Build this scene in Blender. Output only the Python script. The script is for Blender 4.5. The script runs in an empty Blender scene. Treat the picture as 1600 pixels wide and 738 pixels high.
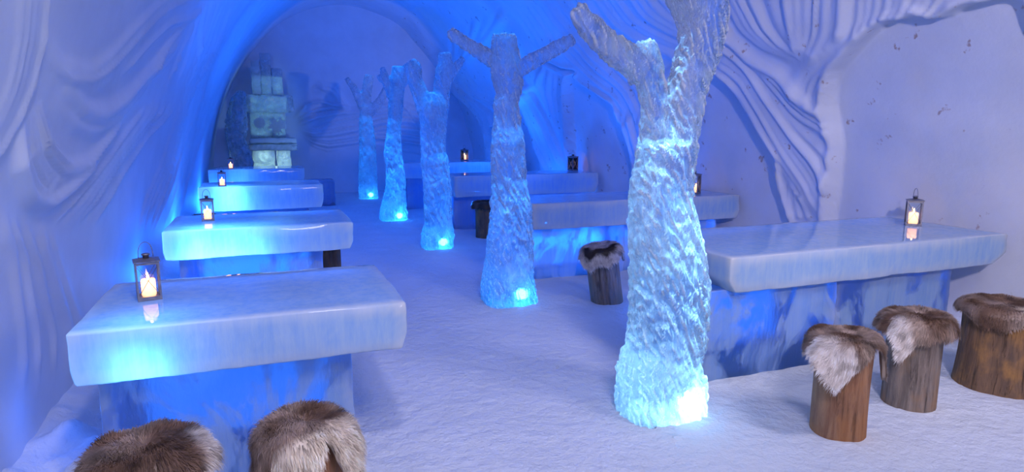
import bpy, bmesh, math, random
import numpy as np
from mathutils import Vector, Matrix, noise
PI = math.pi
S = bpy.context.scene
C = S.collection
random.seed(4)

# ---------------------------------------------------------------- camera, light, exposure
cam_data = bpy.data.cameras.new('camera')
cam_data.lens = 22.5
cam_data.sensor_width = 36
cam_data.clip_start = .05
cam = bpy.data.objects.new('camera', cam_data)
C.objects.link(cam)
cam.location = (0, 0, 1.45)
cam.rotation_euler = (math.radians(90 - 9.592), 0, math.radians(-21.03))
S.camera = cam

S.view_settings.view_transform = 'Standard'
S.view_settings.look = 'None'
S.view_settings.exposure = 0.0
S.view_settings.gamma = 1.0
S.view_settings.use_curve_mapping = False
S.cycles.max_bounces = 14
S.cycles.transmission_bounces = 10
S.cycles.transparent_max_bounces = 12
S.cycles.diffuse_bounces = 5
S.cycles.glossy_bounces = 4
S.cycles.sample_clamp_indirect = 4
S.cycles.sample_clamp_direct = 30
S.cycles.caustics_reflective = False
S.cycles.caustics_refractive = False
S.cycles.use_denoising = True

# cold daylight that comes in through the open mouth of the snow tunnel, behind the camera
world = bpy.data.worlds.new('sky')
S.world = world
world.use_nodes = True
world.node_tree.nodes['Background'].inputs[0].default_value = (0.52, 0.58, 1.0, 1)
world.node_tree.nodes['Background'].inputs[1].default_value = .3

LED = (0.01, 0.16, 1.0)
ICE_LED = (0.10, 0.42, 1.0)
def lamp(name, loc, power, col, radius=.04, kind='POINT', target=None, spot=60, blend=.3, size=1.0, size_y=.1):
    d = bpy.data.lights.new(name, kind)
    d.energy = power
    d.color = col
    if kind == 'AREA':
        d.shape = 'RECTANGLE'; d.size = size; d.size_y = size_y
    else:
        d.shadow_soft_size = radius
    if kind == 'SPOT':
        d.spot_size = math.radians(spot); d.spot_blend = blend
    o = bpy.data.objects.new(name, d)
    C.objects.link(o)
    o.location = loc
    if target is not None:
        o.rotation_euler = (Vector(target) - Vector(loc)).to_track_quat('-Z', 'Y').to_euler()
    return o
# pale fill lights added out of view, brightening the first tables and near walls
PALE = (.90, .80, .98)
lamp('near_fill', (3.2, .4, 3.3), 250, PALE, .45, 'SPOT', target=(3.4, 3.0, .4), spot=88, blend=1.)
lamp('near_fill', (.6, -.3, 3.0), 280, PALE, .45, 'SPOT', target=(.9, 2.7, .2), spot=88, blend=1.)
lamp('wall_fill', (2.6, -.8, 1.9), 90, PALE, .35, 'SPOT', target=(-1.2, 2.2, 1.9), spot=80, blend=.9)  # wall fills added out of view; the second grazes the left relief
lamp('wall_fill', (.25, .5, 3.25), 120, PALE, .10, 'SPOT', target=(-.9, 2.6, 1.3), spot=120, blend=.9)
lamp('wall_fill', (.9, -.6, 2.4), 400, (.98, .84, 1.0), .10, 'SPOT', target=(4.7, 3.4, 1.3), spot=62, blend=.8)
# lamps let into the snow inside the foot of each ice tree, with core spots added to carry the glow upward
TREE_LED = [(1.90, 2.60, .12, 13), (1.90, 4.90, .12, 8), (1.93, 7.52, .12, 8), (1.90, 10.08, .12, 12), (1.98, 13.48, .12, 7)]
for x, y, z, p in TREE_LED:
    c = (.26, .60, 1.) if y < 3 else (.015, .27, 1.)
    lamp('tree_led', (x + .04, y - .05, z - .04), p, c, .05)
    lamp('tree_core_fill', (x, y, .04), p * 10, c, .05, 'SPOT', target=(x - .01, y, 2), spot=50, blend=.8)
    lamp('tree_core_fill', (x, y, .04), p * 75, c, .05, 'SPOT', target=(x - .01, y, 2), spot=24, blend=.9)
# lamps behind the left tables, between the ice and the wall, and under their slabs
for y, p in [(3.1, 1.0), (5.9, 10), (8.3, 26), (11.6, 34)]:
    lamp('wall_led', (-.83, y, .25), p, LED, .05)
for y, p, x in [(2.60, 1.8, -.49), (2.59, 1.3, -.42), (4.98, 8, -.47), (4.99, 6, -.28), (5.0, 3, -.1), (8.52, 10, -.46), (8.52, 6, -.36), (12.1, 3, -.4)]:
    lamp('slab_led', (x, y, .60), p, ICE_LED, .04)
# unseen area lights added inside slabs and blocks to brighten the ice
SOFT = (.03, .22, 1.0)
def strip(name, x0, x1, y, z, hgt, p, c=SOFT):
    lamp(name, ((x0 + x1) / 2, y, z), p, c, kind='AREA', target=((x0 + x1) / 2, y - 1, z), size=x1 - x0, size_y=hgt)
for x0, x1, y, z, hg, p in [(-.6, .4, 3.25, .65, .14, 1.6), (-.55, .22, 3.17, .25, .35, .6), (-.6, .5, 5.70, .65, .14, 5), (-.5, .3, 5.58, .25, .35, 1.6), (-.6, .6, 9.15, .6, .2, 5), (-.7, .5, 12.7, .62, .16, 3),
                            (2.45, 4.4, 3.62, .65, .13, 1.4), (2.32, 3.15, 3.5, .25, .35, .7), (2.5, 4.6, 6.18, .62, .16, 1.6), (2.4, 3.3, 6.05, .22, .3, 2.2), (3.4, 4.4, 6.05, .22, .3, 1.5), (2.5, 4.6, 9.2, .64, .2, 3), (2.3, 4.5, 12., .68, .2, 3)]:
    strip('ice_glow_fill', x0, x1, y, z, hg, p)
# lamps behind the right tables
for x, y, p in [(3.4, 6.6, 12), (4.0, 9.8, 34), (3.2, 12.7, 34), (3.0, 4.15, 8.0)]:
    lamp('right_table_led', (x, y, .2), p, LED, .05)
# unseen blue floods added near the floor to wash the vault
for x, y, p in [(4.3, 7.6, 120), (4.2, 10.5, 220), (3.9, 13.4, 30), (.2, 10.6, 200), (.1, 7.2, 170), (2.6, 6.3, 90)]:
    lamp('vault_fill', (x, y, .35), p, LED, .1, 'SPOT', target=(1.9, y + .3, 4.), spot=120, blend=.8)
# white spot on the end wall, throne light with unseen backlights added behind it
lamp('end_wall_spot', (3.4, 12.0, 2.4), 30, (.80, .82, 1.0), .03, 'SPOT', target=(1.9, 15, 2.9), spot=74, blend=.35)
lamp('throne_light', (.9, 12.75, 1.05), 24, (.34, .66, .95), .05, 'SPOT', target=(.1, 14.1, 1.5), spot=66, blend=.6)
strip('throne_light', -.2, .5, 14.47, .6, .8, 2.0, (.55, .92, .90))
strip('throne_light', -.2, .5, 14.55, 1.9, 1.2, .9, (.30, .72, .95))
# ---------------------------------------------------------------- traced fold lines (metres, on the walls) and tree limbs
FOLDS_RIGHT = [
    ([[(3.806, 4.825, 2.873), (3.996, 4.975, 2.594), (4.14, 4.911, 2.342), (4.218, 4.74, 2.185), (4.257, 4.565, 2.101), (4.285, 4.347, 2.038)], [(3.84, 4.604, 2.826), (4.019, 4.749, 2.556), (4.156, 4.682, 2.311), (4.228, 4.555, 2.164), (4.264, 4.402, 2.085), (4.282, 4.31, 2.044)], [(3.879, 4.141, 2.771), (4.065, 4.291, 2.479), (4.167, 4.336, 2.29), (4.241, 4.313, 2.137), (4.27, 4.281, 2.072), (4.288, 4.267, 2.03)]], 5, 0.05, 0.045),
    ([[(3.854, 4.105, 2.807), (4.065, 4.291, 2.479), (4.191, 4.343, 2.241), (4.282, 4.31, 2.044)], [(3.88, 3.94, 2.769), (4.082, 4.106, 2.447), (4.2, 4.2, 2.222), (4.292, 4.283, 2.021)], [(3.904, 3.793, 2.736), (4.099, 3.932, 2.418), (4.211, 4.027, 2.2), (4.31, 4.243, 1.977)], [(3.925, 3.653, 2.704), (4.112, 3.788, 2.394), (4.208, 3.891, 2.206), (4.278, 4.107, 2.054)]], 5, 0.04, 0.035),
    ([[(3.925, 3.653, 2.704), (4.112, 3.788, 2.394), (4.2, 3.849, 2.223), (4.253, 3.909, 2.11)], [(3.945, 3.524, 2.674), (4.125, 3.647, 2.37), (4.198, 3.711, 2.226), (4.248, 3.766, 2.121)], [(3.965, 3.387, 2.643), (4.14, 3.483, 2.342), (4.179, 3.528, 2.265), (4.218, 3.582, 2.186)], [(3.986, 3.245, 2.61), (4.153, 3.333, 2.316), (4.191, 3.379, 2.242), (4.223, 3.432, 2.174)], [(3.995, 3.023, 2.595), (4.132, 3.117, 2.357), (4.184, 3.211, 2.256), (4.217, 3.297, 2.188)], [(4.032, 2.768, 2.535), (4.135, 2.891, 2.351), (4.181, 3.013, 2.262), (4.228, 3.134, 2.164)]], 9, 0.03, 0.03),
    ([[(4.029, 2.525, 2.54), (4.136, 2.704, 2.35), (4.18, 2.911, 2.263), (4.219, 3.052, 2.184)], [(4.046, 2.405, 2.51), (4.136, 2.532, 2.348), (4.184, 2.723, 2.255), (4.21, 2.885, 2.203)]], 4, 0.04, 0.03),
    ([[(4.043, 5.162, 2.516), (4.169, 5.116, 2.284), (4.273, 4.914, 2.064), (4.33, 4.641, 1.93), (4.385, 4.496, 1.783), (4.434, 4.372, 1.642), (4.477, 4.14, 1.503)], [(4.099, 5.27, 2.419), (4.164, 5.202, 2.295), (4.259, 4.943, 2.095), (4.381, 4.722, 1.795), (4.468, 4.519, 1.535), (4.5, 4.288, 1.423), (4.528, 4.135, 1.316)], [(4.154, 5.361, 2.314), (4.206, 5.227, 2.211), (4.294, 5.019, 2.016), (4.43, 4.802, 1.655), (4.531, 4.561, 1.306), (4.587, 4.334, 1.058), (4.653, 4.228, 0.639)], [(4.223, 5.457, 2.175), (4.256, 5.346, 2.104), (4.328, 5.095, 1.934), (4.448, 4.899, 1.599), (4.546, 4.702, 1.244), (4.61, 4.475, 0.932), (4.654, 4.32, 0.626)], [(4.289, 5.54, 2.029), (4.304, 5.466, 1.992), (4.415, 5.195, 1.699), (4.513, 5.019, 1.376), (4.568, 4.821, 1.149), (4.614, 4.606, 0.909), (4.655, 4.385, 0.618)]], 7, 0.05, 0.055),
    ([[(4.232, 3.607, 2.154), (4.25, 3.813, 2.117), (4.285, 4.08, 2.037), (4.309, 4.283, 1.98), (4.343, 4.392, 1.895), (4.386, 4.46, 1.781), (4.434, 4.401, 1.643)], [(4.241, 3.597, 2.135), (4.277, 3.802, 2.055), (4.318, 4.039, 1.959), (4.361, 4.266, 1.85), (4.407, 4.354, 1.722), (4.44, 4.306, 1.624), (4.448, 4.123, 1.598)], [(4.243, 3.561, 2.131), (4.298, 3.775, 2.006), (4.349, 3.997, 1.881), (4.392, 4.153, 1.765), (4.418, 4.203, 1.689), (4.436, 4.181, 1.636), (4.429, 4.079, 1.658)]], 3, 0.05, 0.04),
    ([[(4.583, 4.814, 1.076), (4.625, 4.828, 0.84), (4.661, 4.773, 0.565)], [(4.608, 4.674, 0.946), (4.633, 4.709, 0.79), (4.66, 4.692, 0.576)], [(4.626, 4.557, 0.836), (4.643, 4.532, 0.718), (4.657, 4.489, 0.604)]], 3, 0.035, 0.04),
    ([[(4.535, 4.106, 1.29), (4.584, 4.141, 1.071), (4.625, 4.189, 0.843), (4.653, 4.221, 0.64)], [(4.542, 4.135, 1.262), (4.59, 4.197, 1.039), (4.634, 4.232, 0.782), (4.653, 4.27, 0.633)]], 1, 0.04, 0.03),
    ([[(3.579, 9.306, 3.145), (3.961, 9.269, 2.65), (4.151, 8.668, 2.321), (4.276, 8.297, 2.057), (4.338, 7.919, 1.907), (4.39, 7.621, 1.769), (4.468, 7.493, 1.533), (4.575, 7.484, 1.112)], [(3.6, 8.615, 3.122), (3.958, 8.527, 2.654), (4.149, 8.196, 2.324), (4.276, 7.777, 2.058), (4.357, 7.436, 1.86), (4.443, 7.297, 1.613), (4.555, 7.252, 1.204), (4.599, 7.278, 0.994)], [(3.618, 8.008, 3.102), (3.908, 7.829, 2.73), (4.115, 7.586, 2.389), (4.244, 7.306, 2.13), (4.333, 7.059, 1.92), (4.433, 6.98, 1.646), (4.525, 7.002, 1.331), (4.596, 7.034, 1.007)], [(3.49, 7.184, 3.236), (3.841, 7.185, 2.824), (4.054, 7.0, 2.498), (4.196, 6.714, 2.23), (4.254, 6.526, 2.107), (4.372, 6.552, 1.821), (4.492, 6.708, 1.45), (4.587, 6.822, 1.057)]], 10, 0.06, 0.055),
    ([[(3.42, 6.879, 3.304), (3.763, 6.966, 2.928), (3.944, 6.895, 2.676), (4.084, 6.549, 2.444), (4.172, 6.162, 2.279), (4.241, 5.683, 2.135), (4.289, 5.381, 2.028)], [(3.533, 6.345, 3.193), (3.824, 6.487, 2.848), (3.969, 6.378, 2.636), (4.082, 6.042, 2.448), (4.165, 5.699, 2.293), (4.223, 5.457, 2.175), (4.257, 5.3, 2.1)], [(3.605, 5.714, 3.116), (3.858, 5.851, 2.801), (3.967, 5.775, 2.639), (4.055, 5.617, 2.496), (4.118, 5.438, 2.383), (4.159, 5.289, 2.305), (4.18, 5.173, 2.263)]], 8, 0.05, 0.05),
    ([[(4.4, 7.553, 1.742), (4.504, 7.53, 1.408), (4.593, 7.508, 1.026)], [(4.443, 7.297, 1.613), (4.525, 7.258, 1.327), (4.591, 7.267, 1.037)]], 2, 0.05, 0.05),
    ([[(4.158, 10.359, 2.307), (4.35, 10.167, 1.877), (4.507, 9.874, 1.397), (4.63, 9.547, 0.806)], [(4.296, 10.793, 2.01), (4.459, 10.647, 1.562), (4.574, 10.336, 1.119), (4.639, 9.988, 0.748)], [(4.439, 11.278, 1.626), (4.553, 11.111, 1.216), (4.62, 10.779, 0.876), (4.658, 10.629, 0.594)]], 5, 0.06, 0.06),
    ([[(4.121, 9.338, 2.377), (4.226, 9.827, 2.169), (4.355, 9.855, 1.866), (4.462, 9.778, 1.554)], [(4.182, 9.043, 2.26), (4.322, 9.386, 1.947), (4.463, 9.483, 1.551), (4.58, 9.524, 1.089)], [(4.195, 8.693, 2.234), (4.327, 9.115, 1.935), (4.463, 9.295, 1.55), (4.609, 9.46, 0.936)]], 3, 0.05, 0.05),
    ([[(3.768, 12.329, 2.921), (3.988, 12.84, 2.607), (4.201, 12.666, 2.22), (4.274, 11.98, 2.063), (4.29, 11.155, 2.026), (4.163, 9.948, 2.298), (4.144, 9.149, 2.333)], [(3.882, 13.259, 2.767), (4.104, 13.691, 2.409), (4.251, 13.118, 2.114), (4.346, 12.185, 1.888), (4.357, 11.329, 1.861), (4.298, 10.706, 2.006), (4.263, 10.185, 2.088)], [(4.069, 14.705, 2.472), (4.195, 14.516, 2.233), (4.299, 13.725, 2.005), (4.43, 13.241, 1.653), (4.546, 13.29, 1.245), (4.628, 13.407, 0.825), (4.656, 13.449, 0.612)]], 6, 0.08, 0.07),
    ([[(3.53, 12.704, 3.196), (3.781, 13.383, 2.905), (3.985, 14.669, 2.611), (4.07, 15.902, 2.469)], [(3.456, 10.801, 3.27), (3.7, 12.057, 3.007), (3.948, 13.636, 2.67), (4.069, 14.705, 2.472)], [(3.551, 9.504, 3.174), (3.72, 10.91, 2.983), (3.824, 12.177, 2.848), (3.91, 12.801, 2.727)]], 4, 0.09, 0.06),
    ([[(4.348, 12.005, 1.882), (4.492, 12.601, 1.45), (4.589, 12.998, 1.046), (4.657, 13.072, 0.605)], [(4.411, 12.763, 1.712), (4.546, 13.377, 1.244), (4.628, 13.54, 0.82), (4.659, 13.503, 0.581)]], 3, 0.06, 0.06),
]
NICHES = [
    [(4.226, 3.514, 2.168), (4.245, 3.631, 2.126), (4.287, 3.802, 2.032), (4.346, 4.02, 1.888), (4.375, 4.09, 1.812), (4.41, 4.139, 1.713), (4.445, 4.167, 1.609), (4.492, 4.162, 1.45), (4.535, 4.152, 1.289), (4.601, 4.208, 0.982), (4.654, 4.284, 0.631), (4.689, 4.272, -0.108), (4.505, 3.802, -1.405), (4.472, 1.378, -1.519), (4.672, 1.719, 0.443), (4.541, 2.266, 1.266), (4.371, 2.502, 1.823), (4.287, 2.602, 2.033), (4.221, 2.623, 2.178), (4.214, 2.655, 2.194), (4.217, 2.791, 2.188), (4.213, 2.906, 2.195), (4.221, 2.97, 2.179), (4.24, 3.083, 2.137), (4.244, 3.173, 2.13), (4.219, 3.284, 2.182), (4.228, 3.365, 2.165)],
    [(4.294, 5.545, 2.016), (4.36, 5.31, 1.852), (4.425, 5.205, 1.668), (4.509, 5.034, 1.388), (4.565, 4.844, 1.16), (4.599, 4.856, 0.993), (4.63, 4.83, 0.809), (4.661, 4.749, 0.568), (4.686, 4.653, -0.205), (4.623, 7.203, -0.853), (4.686, 7.368, 0.214), (4.597, 7.094, 1.004), (4.492, 7.018, 1.45), (4.314, 6.607, 1.969), (4.242, 6.016, 2.133)],
    [(4.083, 9.277, 2.447), (4.172, 8.711, 2.28), (4.291, 8.324, 2.023), (4.351, 7.941, 1.874), (4.399, 7.652, 1.745), (4.463, 7.6, 1.551), (4.499, 7.474, 1.425), (4.566, 7.504, 1.154), (4.63, 7.557, 0.807), (4.681, 7.611, 0.316), (4.689, 9.524, 0.085), (4.634, 9.458, 0.78), (4.492, 9.237, 1.45), (4.33, 8.984, 1.929), (4.237, 8.712, 2.145), (4.193, 8.379, 2.237), (4.153, 8.937, 2.316)],
    [(4.338, 11.023, 1.908), (4.459, 10.946, 1.565), (4.557, 10.814, 1.198), (4.622, 10.669, 0.858), (4.669, 10.595, 0.481), (4.689, 12.567, 0.124), (4.657, 13.199, 0.598), (4.544, 12.788, 1.252), (4.373, 11.89, 1.818)],
    [(4.133, 15.176, 2.354), (4.234, 14.602, 2.151), (4.327, 14.157, 1.935), (4.442, 13.723, 1.618), (4.53, 13.591, 1.311), (4.606, 13.647, 0.957), (4.661, 13.728, 0.568), (4.688, 13.726, 0.163), (4.678, 17.781, -0.356), (4.665, 18.393, 0.526), (4.492, 17.934, 1.45), (4.255, 16.524, 2.105)],
]
FOLDS_LEFT = [
    ([[(-0.695, 2.863, 1.981), (-0.768, 2.994, 1.779), (-0.823, 3.023, 1.604), (-0.862, 2.928, 1.465), (-0.885, 2.827, 1.374), (-0.901, 2.661, 1.307)], [(-0.712, 2.658, 1.938), (-0.773, 2.77, 1.764), (-0.819, 2.802, 1.617), (-0.849, 2.758, 1.514), (-0.869, 2.667, 1.44), (-0.88, 2.541, 1.394)]], 3, 0.05, 0.018),
    ([[(-0.807, 3.187, 1.657), (-0.817, 3.479, 1.622), (-0.813, 3.93, 1.638), (-0.772, 4.396, 1.766), (-0.68, 4.929, 2.019), (-0.574, 5.462, 2.269), (-0.46, 6.307, 2.497)], [(-0.764, 2.984, 1.791), (-0.79, 3.293, 1.71), (-0.788, 3.775, 1.718), (-0.744, 4.187, 1.848), (-0.651, 4.637, 2.093), (-0.553, 5.125, 2.313), (-0.451, 5.631, 2.514)]], 4, 0.05, 0.016),
    ([[(-0.383, 6.547, 2.636), (-0.506, 7.218, 2.41), (-0.593, 7.835, 2.227), (-0.716, 7.963, 1.927)], [(-0.486, 6.57, 2.448), (-0.59, 5.576, 2.234), (-0.695, 5.008, 1.981), (-0.776, 4.516, 1.754)]], 3, 0.05, 0.016),
    ([[(-0.835, 3.361, 1.561), (-0.861, 3.722, 1.47), (-0.87, 4.111, 1.433), (-0.853, 4.709, 1.498), (-0.8, 5.238, 1.681), (-0.723, 5.838, 1.907), (-0.624, 6.286, 2.157)], [(-0.815, 3.473, 1.63), (-0.835, 3.853, 1.561), (-0.837, 4.348, 1.556), (-0.805, 4.865, 1.663), (-0.749, 5.286, 1.835), (-0.674, 5.732, 2.036), (-0.576, 6.175, 2.264)]], 3, 0.05, 0.02),
    ([[(-0.845, 3.187, 1.526), (-0.885, 3.378, 1.373), (-0.91, 3.721, 1.268), (-0.909, 4.142, 1.275), (-0.882, 4.5, 1.388), (-0.852, 4.936, 1.501)], [(-0.858, 2.998, 1.479), (-0.9, 3.042, 1.311), (-0.932, 3.23, 1.165), (-0.944, 3.501, 1.105), (-0.936, 3.779, 1.148), (-0.91, 4.313, 1.267)]], 5, 0.05, 0.02),
    ([[(-0.061, 8.51, 3.105), (-0.468, 9.392, 2.482), (-0.676, 8.906, 2.03), (-0.842, 8.205, 1.537), (-0.974, 7.989, 0.938), (-1.029, 7.064, 0.501)], [(-0.326, 6.691, 2.73), (-0.588, 7.581, 2.237), (-0.74, 7.46, 1.859), (-0.844, 7.564, 1.53), (-0.944, 7.037, 1.107), (-1.018, 5.887, 0.608)], [(0.211, 9.938, 3.404), (-0.3, 11.412, 2.771), (-0.73, 12.229, 1.888), (-0.905, 11.069, 1.291), (-0.995, 10.021, 0.802), (-1.042, 8.469, 0.302)]], 11, 0.035, 0.018),
    ([[(-0.979, 4.482, 0.91), (-0.94, 5.125, 1.13), (-0.887, 5.957, 1.367), (-0.803, 7.294, 1.67)], [(-0.962, 3.704, 1.012), (-0.941, 4.069, 1.122), (-0.909, 4.689, 1.273), (-0.827, 5.675, 1.592)]], 5, 0.05, 0.016),
    ([[(-0.943, 2.921, 1.114), (-0.974, 3.118, 0.939), (-1.019, 3.236, 0.601), (-1.039, 3.216, 0.363)], [(-0.972, 3.602, 0.955), (-1.011, 3.897, 0.68), (-1.042, 4.25, 0.301), (-1.049, 4.193, 0.099)]], 3, 0.08, 0.012),
]
FOLDS_END = [
    ([[(0.908, 14.9, 2.496), (1.235, 14.9, 2.456), (1.562, 14.9, 2.295), (1.835, 14.9, 1.833)], [(0.704, 14.9, 2.158), (1.04, 14.9, 2.332), (1.32, 14.9, 2.241), (1.555, 14.9, 2.124), (1.735, 14.9, 1.783)]], 2, 0.05, 0.05),
    ([[(0.678, 14.9, 1.678), (0.927, 14.9, 1.969), (1.214, 14.9, 2.022), (1.546, 14.9, 1.928), (1.986, 14.9, 1.884), (2.492, 14.9, 2.015)], [(0.697, 14.9, 1.508), (1.055, 14.9, 1.68), (1.54, 14.9, 1.781), (2.033, 14.9, 1.825), (2.542, 14.9, 1.965), (3.163, 14.9, 2.024)], [(0.713, 14.9, 1.46), (1.042, 14.9, 1.436), (1.531, 14.9, 1.584), (2.028, 14.9, 1.685), (2.536, 14.9, 1.789), (2.951, 14.9, 1.894), (3.582, 14.9, 1.798)], [(0.72, 14.9, 1.411), (0.938, 14.9, 1.24), (1.418, 14.9, 1.237), (1.964, 14.9, 1.335), (2.578, 14.9, 1.537), (3.15, 14.9, 1.538), (3.682, 14.9, 1.435)], [(0.732, 14.9, 1.363), (1.023, 14.9, 1.042), (1.307, 14.9, 0.94), (1.8, 14.9, 0.984), (2.46, 14.9, 1.078), (3.027, 14.9, 0.918), (3.777, 14.9, 0.802)]], 14, 0.035, 0.06),
    ([[(3.163, 14.9, 1.999), (3.37, 14.9, 1.847), (3.689, 14.9, 1.747)], [(3.055, 14.9, 1.895), (3.36, 14.9, 1.435), (3.675, 14.9, 1.12)]], 4, 0.04, 0.05),
]
END_DRAPE = [(0.59, 14.9, 1.773), (0.691, 14.9, 1.918), (0.941, 14.9, 2.234), (1.237, 14.9, 2.505), (1.617, 14.9, 2.442), (1.889, 14.9, 1.932), (2.444, 14.9, 2.089), (3.062, 14.9, 2.149), (4.02, 14.9, 2.062), (4.216, 14.9, 0.58), (3.344, 14.9, 0.809), (3.027, 14.9, 0.892), (2.459, 14.9, 1.038), (1.95, 14.9, 0.997), (1.305, 14.9, 0.905), (0.998, 14.9, 1.018), (0.731, 14.9, 1.348), (0.624, 14.9, 1.532)]
TREES = [
    (2.66, [(1.846, -0.054, 0.211), (1.843, 0.053, 0.208), (1.849, 0.13, 0.202), (1.838, 0.212, 0.205), (1.862, 0.33, 0.199), (1.878, 0.482, 0.198), (1.879, 0.65, 0.195), (1.853, 0.817, 0.187), (1.828, 0.949, 0.174), (1.802, 1.141, 0.153), (1.816, 1.259, 0.144), (1.82, 1.327, 0.143), (1.817, 1.383, 0.133)], [[(1.772, 1.173, 0.082), (1.764, 1.359, 0.074), (1.744, 1.57, 0.063), (1.709, 1.717, 0.073), (1.695, 1.804, 0.064), (1.694, 1.85, 0.049)], [(1.855, 1.139, 0.115), (1.875, 1.326, 0.106), (1.905, 1.481, 0.096), (1.932, 1.664, 0.094), (1.99, 1.816, 0.102), (2.004, 1.95, 0.118), (1.96, 2.079, 0.137), (1.923, 2.219, 0.125)], [(1.678, 1.71, 0.076), (1.576, 1.776, 0.066), (1.458, 1.844, 0.059), (1.375, 1.923, 0.052), (1.323, 1.977, 0.041)]]),
    (4.94, [(1.868, -0.023, 0.216), (1.862, 0.168, 0.214), (1.882, 0.497, 0.193), (1.89, 0.767, 0.171), (1.878, 0.981, 0.147), (1.865, 1.191, 0.143), (1.862, 1.321, 0.14), (1.856, 1.45, 0.111), (1.859, 1.552, 0.108), (1.853, 1.629, 0.108), (1.867, 1.705, 0.099), (1.868, 1.805, 0.121), (1.848, 1.905, 0.118), (1.84, 1.979, 0.114), (1.835, 2.078, 0.109), (1.835, 2.185, 0.097)], [[(1.845, 1.925, 0.06), (1.71, 1.994, 0.059), (1.552, 2.08, 0.053), (1.373, 2.176, 0.047)], [(1.872, 1.876, 0.075), (2.038, 1.961, 0.065), (2.208, 2.053, 0.061), (2.444, 2.18, 0.046)]]),
    (7.55, [(1.922, -0.025, 0.182), (1.926, 0.174, 0.189), (1.94, 0.292, 0.169), (1.934, 0.607, 0.171), (1.921, 0.917, 0.166), (1.907, 1.033, 0.165), (1.894, 1.148, 0.149), (1.894, 1.337, 0.152), (1.898, 1.525, 0.16), (1.897, 1.674, 0.171), (1.903, 1.749, 0.159), (1.924, 1.853, 0.116)], [[(1.948, 1.563, 0.113), (2.0, 1.824, 0.097), (2.028, 2.047, 0.096), (2.062, 2.195, 0.088), (2.048, 2.326, 0.08)], [(2.05, 1.974, 0.067), (2.154, 2.11, 0.059), (2.283, 2.276, 0.037)], [(1.832, 1.562, 0.097), (1.761, 1.82, 0.096), (1.689, 2.001, 0.087), (1.677, 2.124, 0.094), (1.635, 2.216, 0.065)]]),
    (10.12, [(1.867, -0.042, 0.215), (1.868, 0.144, 0.209), (1.912, 0.448, 0.163), (1.916, 0.752, 0.147), (1.89, 1.054, 0.141), (1.907, 1.302, 0.12), (1.93, 1.548, 0.105), (1.959, 1.842, 0.115), (1.993, 2.134, 0.119), (2.005, 2.394, 0.084)], [[(1.897, 1.938, 0.078), (1.825, 2.149, 0.067), (1.763, 2.367, 0.038)], [(1.815, 2.149, 0.048), (1.728, 2.185, 0.038), (1.691, 2.25, 0.029)], [(1.999, 2.037, 0.078), (2.125, 2.253, 0.087), (2.17, 2.428, 0.067)]]),
    (13.51, [(1.978, -0.041, 0.191), (1.981, 0.4, 0.19), (2.0, 0.928, 0.176), (1.993, 1.45, 0.149), (1.983, 1.708, 0.116), (1.997, 1.901, 0.11)], [[(1.948, 1.811, 0.09), (1.797, 2.19, 0.076), (1.631, 2.438, 0.05)], [(1.987, 1.811, 0.103), (2.027, 2.195, 0.102), (2.09, 2.514, 0.089)], [(2.049, 1.734, 0.103), (2.265, 1.969, 0.09), (2.404, 2.203, 0.077), (2.477, 2.422, 0.038)]]),
]
# ---------------------------------------------------------------- helpers
def tag(o, label=None, cat=None, group=None, kind=None):
    if label: o['label'] = label
    if cat: o['category'] = cat
    if group: o['group'] = group
    if kind: o['kind'] = kind
    return o
def link(name, me, mat=None, parent=None, smooth=True, loc=None):
    o = bpy.data.objects.new(name, me)
    C.objects.link(o)
    if mat: me.materials.append(mat)
    if parent: o.parent = parent
    if loc: o.location = loc
    if smooth: me.polygons.foreach_set('use_smooth', [True] * len(me.polygons))
    return o
def mesh_from(name, verts, faces):
    me = bpy.data.meshes.new(name)
    me.from_pydata([tuple(v) for v in verts], [], faces)
    me.update()
    return me
def empty(name, loc=(0, 0, 0), rz=0):
    o = bpy.data.objects.new(name, None)
    C.objects.link(o)
    o.empty_display_size = .1
    o.location = loc
    o.rotation_euler = (0, 0, rz)
    return o
def children(o): return [c for c in bpy.data.objects if c.parent == o]
def copy_tree(o, parent=None):
    c = o.copy()
    C.objects.link(c)
    if parent: c.parent = parent
    for ch in children(o):
        copy_tree(ch, c)
    return c
def merge(parts):
    vs, fs = [], []
    for v, f in parts:
        k = len(vs)
        vs += list(v)
        fs += [tuple(i + k for i in q) for q in f]
    return vs, fs
def box(x0, x1, y0, y1, z0, z1):
    v = [(x, y, z) for z in (z0, z1) for y in (y0, y1) for x in (x0, x1)]
    f = [(0, 2, 3, 1), (4, 5, 7, 6), (0, 1, 5, 4), (2, 6, 7, 3), (0, 4, 6, 2), (1, 3, 7, 5)]
    return v, f
def bar(a, b, r, n=6):
    a, b = Vector(a), Vector(b)
    d = (b - a).normalized()
    u = d.orthogonal().normalized(); w = d.cross(u)
    v = [p + u * (r * math.cos(2 * PI * i / n)) + w * (r * math.sin(2 * PI * i / n)) for p in (a, b) for i in range(n)]
    f = [(i, (i + 1) % n, n + (i + 1) % n, n + i) for i in range(n)] + [tuple(range(n))[::-1], tuple(range(n, 2 * n))]
    return v, f
def lathe(prof, n=24):
    v = []
    for r, z in prof:
        v += [(r * math.cos(2 * PI * i / n), r * math.sin(2 * PI * i / n), z) for i in range(n)]
    f = [(k * n + i, k * n + (i + 1) % n, (k + 1) * n + (i + 1) % n, (k + 1) * n + i) for k in range(len(prof) - 1) for i in range(n)]
    f += [tuple(range(n))[::-1], tuple(range((len(prof) - 1) * n, len(prof) * n))]
    return v, f
def sm(a, b, x):
    t = np.clip((x - a) / (b - a), 0, 1)
    return t * t * (3 - 2 * t)
def smf(a, b, x):
    t = min(1, max(0, (x - a) / (b - a)))
    return t * t * (3 - 2 * t)

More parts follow.
